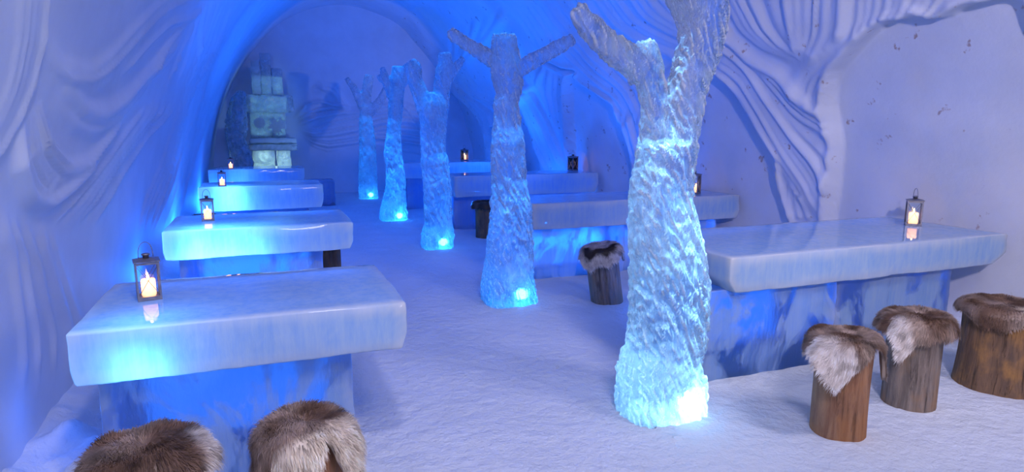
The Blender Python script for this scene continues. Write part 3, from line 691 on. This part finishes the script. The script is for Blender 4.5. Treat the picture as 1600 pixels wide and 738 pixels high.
# ---------------------------------------------------------------- lanterns
def mat_plain(name, col, rough=.5, metal=0., emit=None, es=0.):
    m = NT(name)
    k = dict(Base_Color=col, Roughness=rough, Metallic=metal)
    if emit: k['Emission_Color'] = emit; k['Emission_Strength'] = es
    return m.done(m.sh('ShaderNodeBsdfPrincipled', **k))
def mat_metal():
    m = NT('tarnished lantern metal')
    n = m.noise((1, 1, 1), 60, 4)
    c = m.mixc(n, (.16, .17, .22), (.34, .33, .36))
    return m.done(m.sh('ShaderNodeBsdfPrincipled', Base_Color=c, Roughness=m.ramp(n, [(.3, .3), (.7, .6)]), Metallic=.8))
M['metal'] = mat_metal()
def mat_pane():
    m = NT('lantern glass')
    tr = m.sh('ShaderNodeBsdfTransparent', Color=(.93, .96, 1.0)); gl = m.sh('ShaderNodeBsdfGlossy', Color=(1., 1., 1.), Roughness=.03)
    fr = m.n('ShaderNodeFresnel'); fr.inputs[0].default_value = 1.5
    return m.done(m.mixs(fr.outputs[0], tr, gl))
M['pane'] = mat_pane()
def mat_candle():
    m = NT('burning candle wax')
    sep = m.n('ShaderNodeSeparateXYZ'); m.l(m.tc.outputs['Object'], sep.inputs[0])
    g = m.ramp(m.math('MULTIPLY', sep.outputs[2], 10), [(0., .35), (1., 1.)])
    return m.done(m.sh('ShaderNodeBsdfPrincipled', Base_Color=(.95, .85, .72), Roughness=.5, Emission_Color=(1., .42, .16), Emission_Strength=m.math('MULTIPLY', g, 4.5)))
M['candle'] = mat_candle()
M['flame'] = mat_plain('flame', (1., .8, .4), .5, 0, (1., .62, .25), 14.)
def build_lantern():
    t = empty('candle_lantern')
    w, h = .045, .178
    v, f = merge([box(-w - .004, w + .004, -w - .004, w + .004, 0, .008), box(-w + .006, w - .006, -w + .006, w - .006, .008, .012)])
    link('base', mesh_from('base', v, f), M['metal'], t, False)
    parts = []
    for sx in (-1, 1):
        for sy in (-1, 1):
            parts.append(box(sx * w - .004, sx * w + .004, sy * w - .004, sy * w + .004, .006, h))
    for z in (.012, h - .008):
        for s in (-1, 1):
            parts.append(box(-w, w, s * w - .0035, s * w + .0035, z - .005, z + .005))
            parts.append(box(s * w - .0035, s * w + .0035, -w, w, z - .005, z + .005))
    v, f = merge(parts); link('frame', mesh_from('frame', v, f), M['metal'], t, False)
    # low hipped roof with a rolled rim and a chimney
    a, b = .054, .020
    rv = [(x * a, y * a, h) for x, y in ((-1, -1), (1, -1), (1, 1), (-1, 1))] + [(x * a, y * a, h + .004) for x, y in ((-1, -1), (1, -1), (1, 1), (-1, 1))] + [(x * b, y * b, h + .013) for x, y in ((-1, -1), (1, -1), (1, 1), (-1, 1))]
    rf = [(3, 2, 1, 0), (8, 9, 10, 11)] + [(i, (i + 1) % 4, 4 + (i + 1) % 4, 4 + i) for i in range(4)] + [(4 + i, 4 + (i + 1) % 4, 8 + (i + 1) % 4, 8 + i) for i in range(4)]
    link('roof', mesh_from('roof', rv, rf), M['metal'], t, False)
    v, f = lathe([(.013, h + .010), (.013, h + .026), (.018, h + .027), (.018, h + .031), (.010, h + .034)], 16)
    link('chimney', mesh_from('chimney', v, f), M['metal'], t)
    pts = []
    for i in range(13):
        u = PI * i / 12
        pts.append((math.cos(u) * .030, math.cos(u) * .010, h + .014 + math.sin(u) ** .7 * .072))
    v, f = merge([bar(p, q, .0018, 6) for p, q in zip(pts, pts[1:])])
    link('handle', mesh_from('handle', v, f), M['metal'], t)
    for s, ax in ((-1, 0), (1, 0), (-1, 1), (1, 1)):
        o = s * (w - .001)
        if ax: g = box(-w + .004, w - .004, o - .0008, o + .0008, .016, h - .012); c1, c2 = (-w, o, .018), (w, o, h - .014); c3, c4 = (w, o, .018), (-w, o, h - .014)
        else: g = box(o - .0008, o + .0008, -w + .004, w - .004, .016, h - .012); c1, c2 = (o, -w, .018), (o, w, h - .014); c3, c4 = (o, w, .018), (o, -w, h - .014)
        link('glass_pane', mesh_from('glass_pane', *g), M['pane'], t, False)
        v, f = merge([bar(c1, c2, .0012, 5), bar(c3, c4, .0012, 5)])
        link('wire_cross', mesh_from('wire_cross', v, f), M['metal'], t, False)
    v, f = lathe([(.027, .012), (.030, .02), (.030, .085), (.027, .092), (.010, .088), (.004, .088)], 20)
    cd = link('candle', mesh_from('candle', v, f), M['candle'], t)
    v, f = lathe([(.001, .088), (.005, .094), (.006, .102), (.003, .115), (.0005, .124)], 12)
    link('flame', mesh_from('flame', v, f), M['flame'], cd)
    return t
LANTERNS = [(-.48, 2.95, .75, .2, .90, 'candle lantern standing on the nearest left ice table, tall wire handle'),
            (-.43, 5.36, .75, .1, .90, 'candle lantern on the second left ice table'),
            (-.495, 8.50, .75, .05, .92, 'candle lantern on the third left ice table'),
            (-.55, 12.1, .75, .1, .95, 'small far candle lantern on the farthest left ice table'),
            (4.37, 3.25, .75, .75, 1.02, 'candle lantern on the nearest right ice table, by the stained snow wall'),
            (4.30, 5.72, .75, .6, 1.15, 'candle lantern half hidden behind the biggest ice tree'),
            (4.50, 9.05, .79, .35, 1.2, 'candle lantern on the third right ice table, left of the near ice tree'),
            (3.55, 11.75, .84, .3, 1.1, 'small far candle lantern on the farthest right ice table')]
proto = build_lantern()
for i, (x, y, z, r, sc, lb) in enumerate(LANTERNS):
    o = proto if i == 0 else copy_tree(proto)
    o.location = (x, y, z + .001); o.rotation_euler = (0, 0, r); o.scale = (sc, sc, sc)
    tag(o, lb, 'lantern', 'candle lanterns on the ice tables')
    lamp('candle_light', (x, y, z + .104 * sc), .55, (1., .42, .15), .005)

# ---------------------------------------------------------------- log stools and hides
def mat_wood(name, a, b, c, seed):
    m = NT(name)
    n = m.noise((7, 7, .8), 3.5, 6, .7, .8)
    n2 = m.noise((1, 1, .7), 5 + seed, 4, .6)
    col = m.mixc(m.ramp(n, [(.35, 0.), (.65, 1.)]), a, b)
    col = m.mixc(m.ramp(n2, [(.45, 0.), (.68, .9)]), col, c)
    dark = m.ramp(m.noise((14, 14, .9), 2.6, 6, .7, .8), [(.33, .3), (.43, 1.)])
    col = m.mixc(1., col, dark, 'MULTIPLY')
    nb = m.bump(n, .8, .012, m.bump(dark, .6, .01))
    return m.done(m.sh('ShaderNodeBsdfPrincipled', nb, Base_Color=col, Roughness=.7))
WOOD = [mat_wood('orange pine log', (.20, .085, .04), (.38, .20, .10), (.42, .17, .045), 0),
        mat_wood('grey weathered log', (.11, .085, .07), (.27, .22, .18), (.30, .17, .08), 1),
        mat_wood('dark brown log', (.09, .055, .035), (.19, .11, .06), (.38, .19, .05), 2)]
def log(x, y, r, h, mat, label, seed, tilt=(0, 0), flare=0., knot=False):
    seg, nz = 72, 40
    vs, fs = [], []
    for i in range(nz + 1):
        z = h * i / nz
        for j in range(seg):
            a = 2 * PI * j / seg
            ca, sa = math.cos(a), math.sin(a)
            k = 1 + .05 * noise.noise(Vector((ca * 1.3, sa * 1.3, z * 2 + seed * 5))) + .018 * noise.noise(Vector((ca * 9, sa * 9, z * 2 + seed)))
            crack = noise.noise(Vector((ca * 5 + seed, sa * 5, z * .6)))
            k -= .05 * smf(.42, .55, crack)
            k += flare * (1 - z / h) ** 2
            if knot: k += .09 * math.exp(-((a - 3.9) ** 2 / .06 + (z - .2) ** 2 / .003)) - .07 * math.exp(-((a - 3.9) ** 2 / .008 + (z - .2) ** 2 / .0006))
            e = 1 - .06 * smf(h - .012, h, z)
            vs.append(Vector((ca * r * k * e, sa * r * k * e, z - .012)))
    for i in range(nz):
        for j in range(seg):
            fs.append((i * seg + j, i * seg + (j + 1) % seg, (i + 1) * seg + (j + 1) % seg, (i + 1) * seg + j))
    fs.append(tuple(range(seg))[::-1]); fs.append(tuple(range(nz * seg, (nz + 1) * seg)))
    o = link('log_stool', mesh_from('log_stool', vs, fs), mat)
    o.location = (x, y, 0); o.rotation_euler = (tilt[0], tilt[1], seed * 1.3)
    o.rotation_euler = (Matrix.Rotation(tilt[1], 3, 'Y') @ Matrix.Rotation(tilt[0], 3, 'X')).to_euler()
    tag(o, label, 'stool', 'log stools by the ice tables')
    return o
def mat_fur():
    m = NT('reindeer fur')
    at_ = m.n('ShaderNodeAttribute', attribute_name='coat')
    n = m.noise((1, 1, 1), 300, 2)
    col = m.mixc(m.ramp(n, [(.3, .0), (.7, .35)]), at_.outputs[0], (.06, .045, .035))
    d = m.sh('ShaderNodeBsdfDiffuse', Color=at_.outputs[0]); t = m.sh('ShaderNodeBsdfTranslucent', Color=at_.outputs[0])
    g = m.sh('ShaderNodeBsdfGlossy', Color=(.5, .5, .5), Roughness=.45)
    return m.done(m.mixs(.05, m.mixs(.3, d, t), g))
M['fur'] = mat_fur()
WHITE, CREAM, BROWN, GREY, DARK = (.86, .80, .74), (.70, .60, .46), (.20, .125, .085), (.40, .31, .25), (.05, .035, .028)
def mixt(a, b, t): return tuple(p * (1 - t) + q * t for p, q in zip(a, b))
def hide(stool, r, h, over, colour, label, seed, hair=.030, count=9000, rz=0., puff=.02):
    """a reindeer hide lying over a log: over(phi) = (overhang length, stiffness), colour(phi, u, x, y) = coat colour"""
    seg, nr = 96, 34
    vs, cols, tang, fs = [], [], [], []
    for i in range(nr + 1):
        u = i / nr
        for j in range(seg):
            a = 2 * PI * j / seg
            ov, st = over(a)
            ov *= 1 + .38 * noise.noise(Vector((math.cos(a) * 2.2, math.sin(a) * 2.2, seed))) + .18 * noise.noise(Vector((math.cos(a) * 6, math.sin(a) * 6, seed)))
            tot = r + ov; l = u * tot
            # walk along the section: flat, round the rim, then hanging
            rim = r - .004; rb = .024
            ang_max = (PI / 2 * 1.04) * (1 - st)
            if l <= rim: R_, Z_, an = l, 0., 0.
            else:
                s = l - rim; ar = rb * ang_max
                if s < ar: an = s / rb; R_ = rim + rb * math.sin(an); Z_ = -rb * (1 - math.cos(an))
                else:
                    an = ang_max; R_ = rim + rb * math.sin(an) + (s - ar) * math.cos(an); Z_ = -rb * (1 - math.cos(an)) - (s - ar) * math.sin(an)
            nx, nz_ = math.sin(an), math.cos(an)
            wob = puff * (noise.noise(Vector((R_ * math.cos(a) * 11, R_ * math.sin(a) * 11, seed * 3 + Z_ * 8))) * .9 + .35) + .008 * math.sin(a * 7 + seed) * smf(rim, tot, l)
            wob *= min(1, .4 + 2.5 * (1 - u)) 
            th = .018 + max(0., wob) * .7
            R2 = R_ + nx * th; Z2 = Z_ + nz_ * th
            p = Vector((R2 * math.cos(a), R2 * math.sin(a), h + Z2))
            vs.append(p); tang.append((Vector((math.cos(a) * math.cos(an), math.sin(a) * math.cos(an), -math.sin(an))), Vector((math.cos(a) * nx, math.sin(a) * nx, nz_))))
            cols.append(colour(a, u, p.x, p.y, p.z))
    for i in range(nr):
        for j in range(seg):
            fs.append((i * seg + j, (i + 1) * seg + j, (i + 1) * seg + (j + 1) % seg, i * seg + (j + 1) % seg))
    # skin side
    k0 = len(vs)
    for i in range(nr + 1):
        for j in range(seg):
            q = i * seg + j; T_, N_ = tang[q]
            vs.append(vs[q] - N_ * .016); cols.append((.55, .48, .40))
    for i in range(nr):
        for j in range(seg):
            fs.append(tuple(k0 + v for v in (i * seg + j, i * seg + (j + 1) % seg, (i + 1) * seg + (j + 1) % seg, (i + 1) * seg + j)))
    for j in range(seg):
        a, b = nr * seg + j, nr * seg + (j + 1) % seg
        fs.append((a, k0 + a, k0 + b, b))
    # hairs: thin tapering ribbons combed outward and down
    rnd = random.Random(seed)
    comb = rnd.uniform(0, 6.28)
    for _ in range(count):
        uu = math.sqrt(rnd.random()); i = min(nr, int(uu * nr + rnd.random() * .9)); j = rnd.randrange(seg)
        q = i * seg + j; j2 = i * seg + (j + 1) % seg
        p = vs[q].lerp(vs[j2], rnd.random()); 
        if i < nr: p = p.lerp(vs[q + seg], rnd.random() * .9)
        T_, N_ = tang[q]
        flow = Vector((math.cos(comb + 3 * noise.noise(p * 7)), math.sin(comb + 3 * noise.noise(p * 7 + Vector((5, 0, 0)))), 0))
        d = (T_ * (.6 + .6 * u) + flow * .6 + N_ * rnd.uniform(.35, .9) + Vector((rnd.gauss(0, .22), rnd.gauss(0, .22), rnd.gauss(0, .22)))).normalized()
        ln = hair * rnd.uniform(.6, 1.2)
        side = d.cross(N_)
        if side.length < 1e-3: continue
        side = side.normalized() * .0009
        m_ = p + d * ln * .55 ; e = p + d * ln + Vector((0, 0, -ln * .25)) - N_ * ln * .15
        k = len(vs); p = p - N_ * .003
        vs += [p - side, p + side, m_ + side * .8, m_ - side * .8, e]
        c = cols[q]; v_ = rnd.uniform(.7, 1.25) * (.95 + .7 * noise.noise(p * 26) + .35 * noise.noise(p * 60))
        c = tuple(min(.95, x * v_) for x in c)
        cols += [tuple(x * .8 for x in c)] * 2 + [c] * 2 + [tuple(min(.95, x * 1.15) for x in c)]
        fs += [(k, k + 1, k + 2, k + 3), (k + 3, k + 2, k + 4)]
    me = mesh_from('reindeer_hide', vs, fs)
    at_ = me.color_attributes.new('coat', 'FLOAT_COLOR', 'POINT')
    at_.data.foreach_set('color', np.array([(*c, 1) for c in cols], np.float32).ravel())
    o = link('reindeer_hide', me, M['fur'])
    o.location = stool.location; o.rotation_euler = stool.rotation_euler
    tag(o, label, 'hide', 'reindeer hides on the log stools')
    return o
def nz(x, y, s, k=9.): return noise.noise(Vector((x * k, y * k, s)))
def lobe(a, c, w): 
    d = (a - c + PI) % (2 * PI) - PI
    return math.exp(-(d / w) ** 2)
D = math.radians
# angles: 0 = +x, 270 = towards the camera side (-y); the camera sees roughly 200..300 degrees
# 1 near left pair
s1 = log(-.40, 2.14, .125, .448, WOOD[0], 'log stool under the brown hide at the bottom left corner', 1)
hide(s1, .13, .455, lambda a: (.068 + .04 * lobe(a, D(200), .8) + .02 * lobe(a, D(350), .5), .25),
     lambda a, u, x, y, z: mixt(mixt(BROWN, GREY, smf(-.2, .35, nz(x, y, 1) + y * 2)), WHITE, smf(.35, .65, lobe(a, D(5), .85) * u + .12 * nz(x, y, 7, 20))),
     'dark brown hide with a white right edge on the leftmost log stool', 1, .042, 16000, puff=.035)
s2 = log(.075, 2.10, .12, .460, WOOD[0], 'log stool beneath the hide with a big cream flap, before the nearest left table', 2)
hide(s2, .12, .465, lambda a: (.10 + .10 * lobe(a, D(235), .55) - .10 * lobe(a, D(290), .22) + .12 * lobe(a, D(325), .25) + .02 * lobe(a, D(170), .5), .16 - .1 * lobe(a, D(240), .6)),
     lambda a, u, x, y, z: mixt(mixt(GREY, BROWN, smf(-.3, .3, nz(x, y, 3))), (.86, .76, .62), smf(.0, .05, (x * .8 - y * 1.0) + (.48 - z) * .8 - .065 + .03 * nz(x, y, 5, 14)) if not (a > D(170) and a < D(225)) else smf(.0, .2, x + .02)),
     'hide with a large cream flap, right-hand one of the front left pair', 2, .034, 16000, puff=.04)
# 2 right three
s3 = log(2.51, 2.14, .124, .47, WOOD[0], 'upright orange-brown log stool nearest the big ice tree on the right', 3)
hide(s3, .124, .47, lambda a: (.045 + .15 * lobe(a, D(212), .50) + .20 * lobe(a, D(318), .16) - .03 * lobe(a, D(275), .3) + .04 * lobe(a, D(160), .5), .10 + .35 * lobe(a, D(180), .4)),
     lambda a, u, x, y, z: mixt(mixt(GREY, BROWN, smf(-.1, .4, nz(x, y, 2, 12))), WHITE, max(smf(.30, .52, lobe(a, D(200), .66) * u * 1.25 + .16 * nz(x, y, 4, 14)), 0)),
     'grey brown hide with white flap and narrow hanging strip on the orange log', 3, .028, 14000)
s4 = log(3.13, 2.25, .128, .47, WOOD[1], 'grey weathered log stool, middle one of the three on the right', 4)
hide(s4, .128, .47, lambda a: (.07 + .13 * lobe(a, D(205), .22) + .05 * lobe(a, D(20), .5), .22 + .2 * lobe(a, D(0), .6)),
     lambda a, u, x, y, z: mixt(mixt(GREY, BROWN, smf(-.2, .3, nz(x, y, 6, 12))), WHITE, smf(.4, .6, lobe(a, D(195), .42) * u * 1.25 + .1 * nz(x, y, 8, 20))),
     'fluffy brown hide with a white left edge on the grey log stool', 4, .034, 14000, puff=.03)
s5 = log(3.83, 2.25, .19, .46, WOOD[2], 'thick knotted log stool cut by the right edge of the picture', 5, flare=.12, knot=True)
hide(s5, .19, .46, lambda a: (.04 + .06 * lobe(a, D(200), .4) + .17 * lobe(a, D(272), .32), .10),
     lambda a, u, x, y, z: mixt(mixt(BROWN, GREY, smf(-.3, .4, nz(x, y, 9, 8))), CREAM, smf(.25, .55, lobe(a, D(262), .5) * u * 1.4 + .3 * nz(x, y, 2, 16))),
     'flat brown hide with a cream patch on the thick knotted log at the far right', 5, .018, 14000)
# 3 lone leaning stool in the aisle
s6 = log(2.64, 4.62, .135, .47, WOOD[1], 'leaning log stool standing alone in the aisle before the second right table', 6, tilt=(0, D(-9)))
hide(s6, .135, .47, lambda a: (.06 + .12 * lobe(a, D(205), .35) + .07 * lobe(a, D(262), .5) + .10 * lobe(a, D(345), .12), .12 + .3 * lobe(a, D(180), .3)),
     lambda a, u, x, y, z: mixt(mixt((.66, .58, .56), DARK, smf(.35, .5, u) * smf(.8, .66, u) * smf(.1, .3, lobe(a, D(250), 1.2))), WHITE, smf(.62, .7, u) * lobe(a, D(235), 1.1)),  # dark band across the front of the coat colour
     'hide with white front frill and dark band on the leaning stool in the aisle', 6, .028, 8000)
# stools partly hidden by tables and trees
for (x, y, h, lb, lb2, sd_) in [(.47, 5.95, .46, 'log stool peeping out right of the second left ice table', 'dark hide hanging beside the block of the second left ice table', 7),
                                (2.72, 8.08, .46, 'log stool mostly hidden behind the cross-shaped ice tree', 'dark hide edge showing left of the cross-shaped ice tree', 8),
                                (-.66, 7.9, .46, 'log stool by the left wall before the third left ice table', 'dark hide against the left wall before the third left ice table', 9)]:
    s = log(x, y, .13, h, WOOD[2], lb, sd_)
    hide(s, .13, h, lambda a: (.08, .2), lambda a, u, x, y, z: mixt(BROWN, DARK, smf(-.2, .2, nz(x, y, 3))), lb2, sd_, .03, 2500)

# ---------------------------------------------------------------- throne, crystal sculpture, bench
t = empty('ice_throne', (.15, 14.2, 0))
tag(t, 'carved ice throne with tall back spires at the end of the tunnel', 'throne')
def tb(name, *a, **k): return block(name, M['far_ice'], t, *a, **k)
tb('spire', -.30, -.13, .10, .28, 2.08, 2.80, step=.05, bev=.03, amp=.02, seed=31)
tb('spire', -.12, .08, .12, .30, 2.08, 2.95, step=.05, bev=.03, amp=.02, seed=32)
tb('spire', .09, .30, .12, .30, 2.08, 2.66, step=.05, bev=.03, amp=.02, seed=33)
tb('head_rest', -.44, .48, .02, .30, 1.76, 2.12, step=.04, bev=.07, amp=.02, seed=34)
bp = tb('back_panel', -.38, .30, .12, .28, 1.24, 1.78, step=.04, bev=.03, amp=.02, seed=35)
# carved relief on the back panel: a disc and a spreading leafy shape
parts = [([(-.20 + .11 * math.cos(2 * PI * i / 24), yy, 1.55 + .11 * math.sin(2 * PI * i / 24)) for yy in (.06, .13) for i in range(24)],
          [(i, (i + 1) % 24, 24 + (i + 1) % 24, 24 + i) for i in range(24)] + [tuple(range(24)), tuple(range(24, 48))[::-1]])]
rn = random.Random(5)
pts = []
for i in range(28):
    a = 2 * PI * i / 28; rr = .15 * (1 + .45 * rn.uniform(-1, 1))
    pts.append((.12 + rr * 1.1 * math.cos(a), 1.47 + rr * math.sin(a)))
parts.append(([(x, yy, z) for yy in (.055, .13) for x, z in pts], [(i, (i + 1) % 28, 28 + (i + 1) % 28, 28 + i) for i in range(28)] + [tuple(range(28)), tuple(range(28, 56))[::-1]]))
v, f = merge(parts); link('relief', mesh_from('relief', v, f), M['far_ice'], bp, False)
tb('seat', -.44, .50, -.35, .28, 1.00, 1.13, step=.05, bev=.03, amp=.02, seed=36)
tb('seat_rim', -.42, .49, -.37, .28, 1.135, 1.25, step=.05, bev=.05, amp=.02, seed=37)
tb('leg', -.36, .04, -.30, .22, -.03, 1.00, step=.06, bev=.03, amp=.02, seed=38)
tb('leg', .10, .36, -.30, .22, -.03, 1.00, step=.06, bev=.03, amp=.02, seed=39)
v, f = tube([(0, -.04, .20), (0, .4, .17), (.05, .8, .19), (-.02, 1.2, .16), (.02, 1.55, .19), (.06, 1.9, .14), (.12, 2.05, .10), (.14, 2.15, .06)], 0, 77, .8, .03, 40, 1.5, .45)
o = link('ice_sculpture', mesh_from('ice_sculpture', v, f), M['far_ice']); o.location = (-.47, 13.6, 0)
tag(o, 'jagged clear ice sculpture left of the ice throne', 'sculpture')
bn = block('ice_bench', M['leg'], None, .74, 1.22, 12.5, 13.1, -.05, .47, step=.04, bev=.03, amp=.015, seed=51)
tag(bn, 'low dark ice block at the right end of the farthest left table', 'bench')
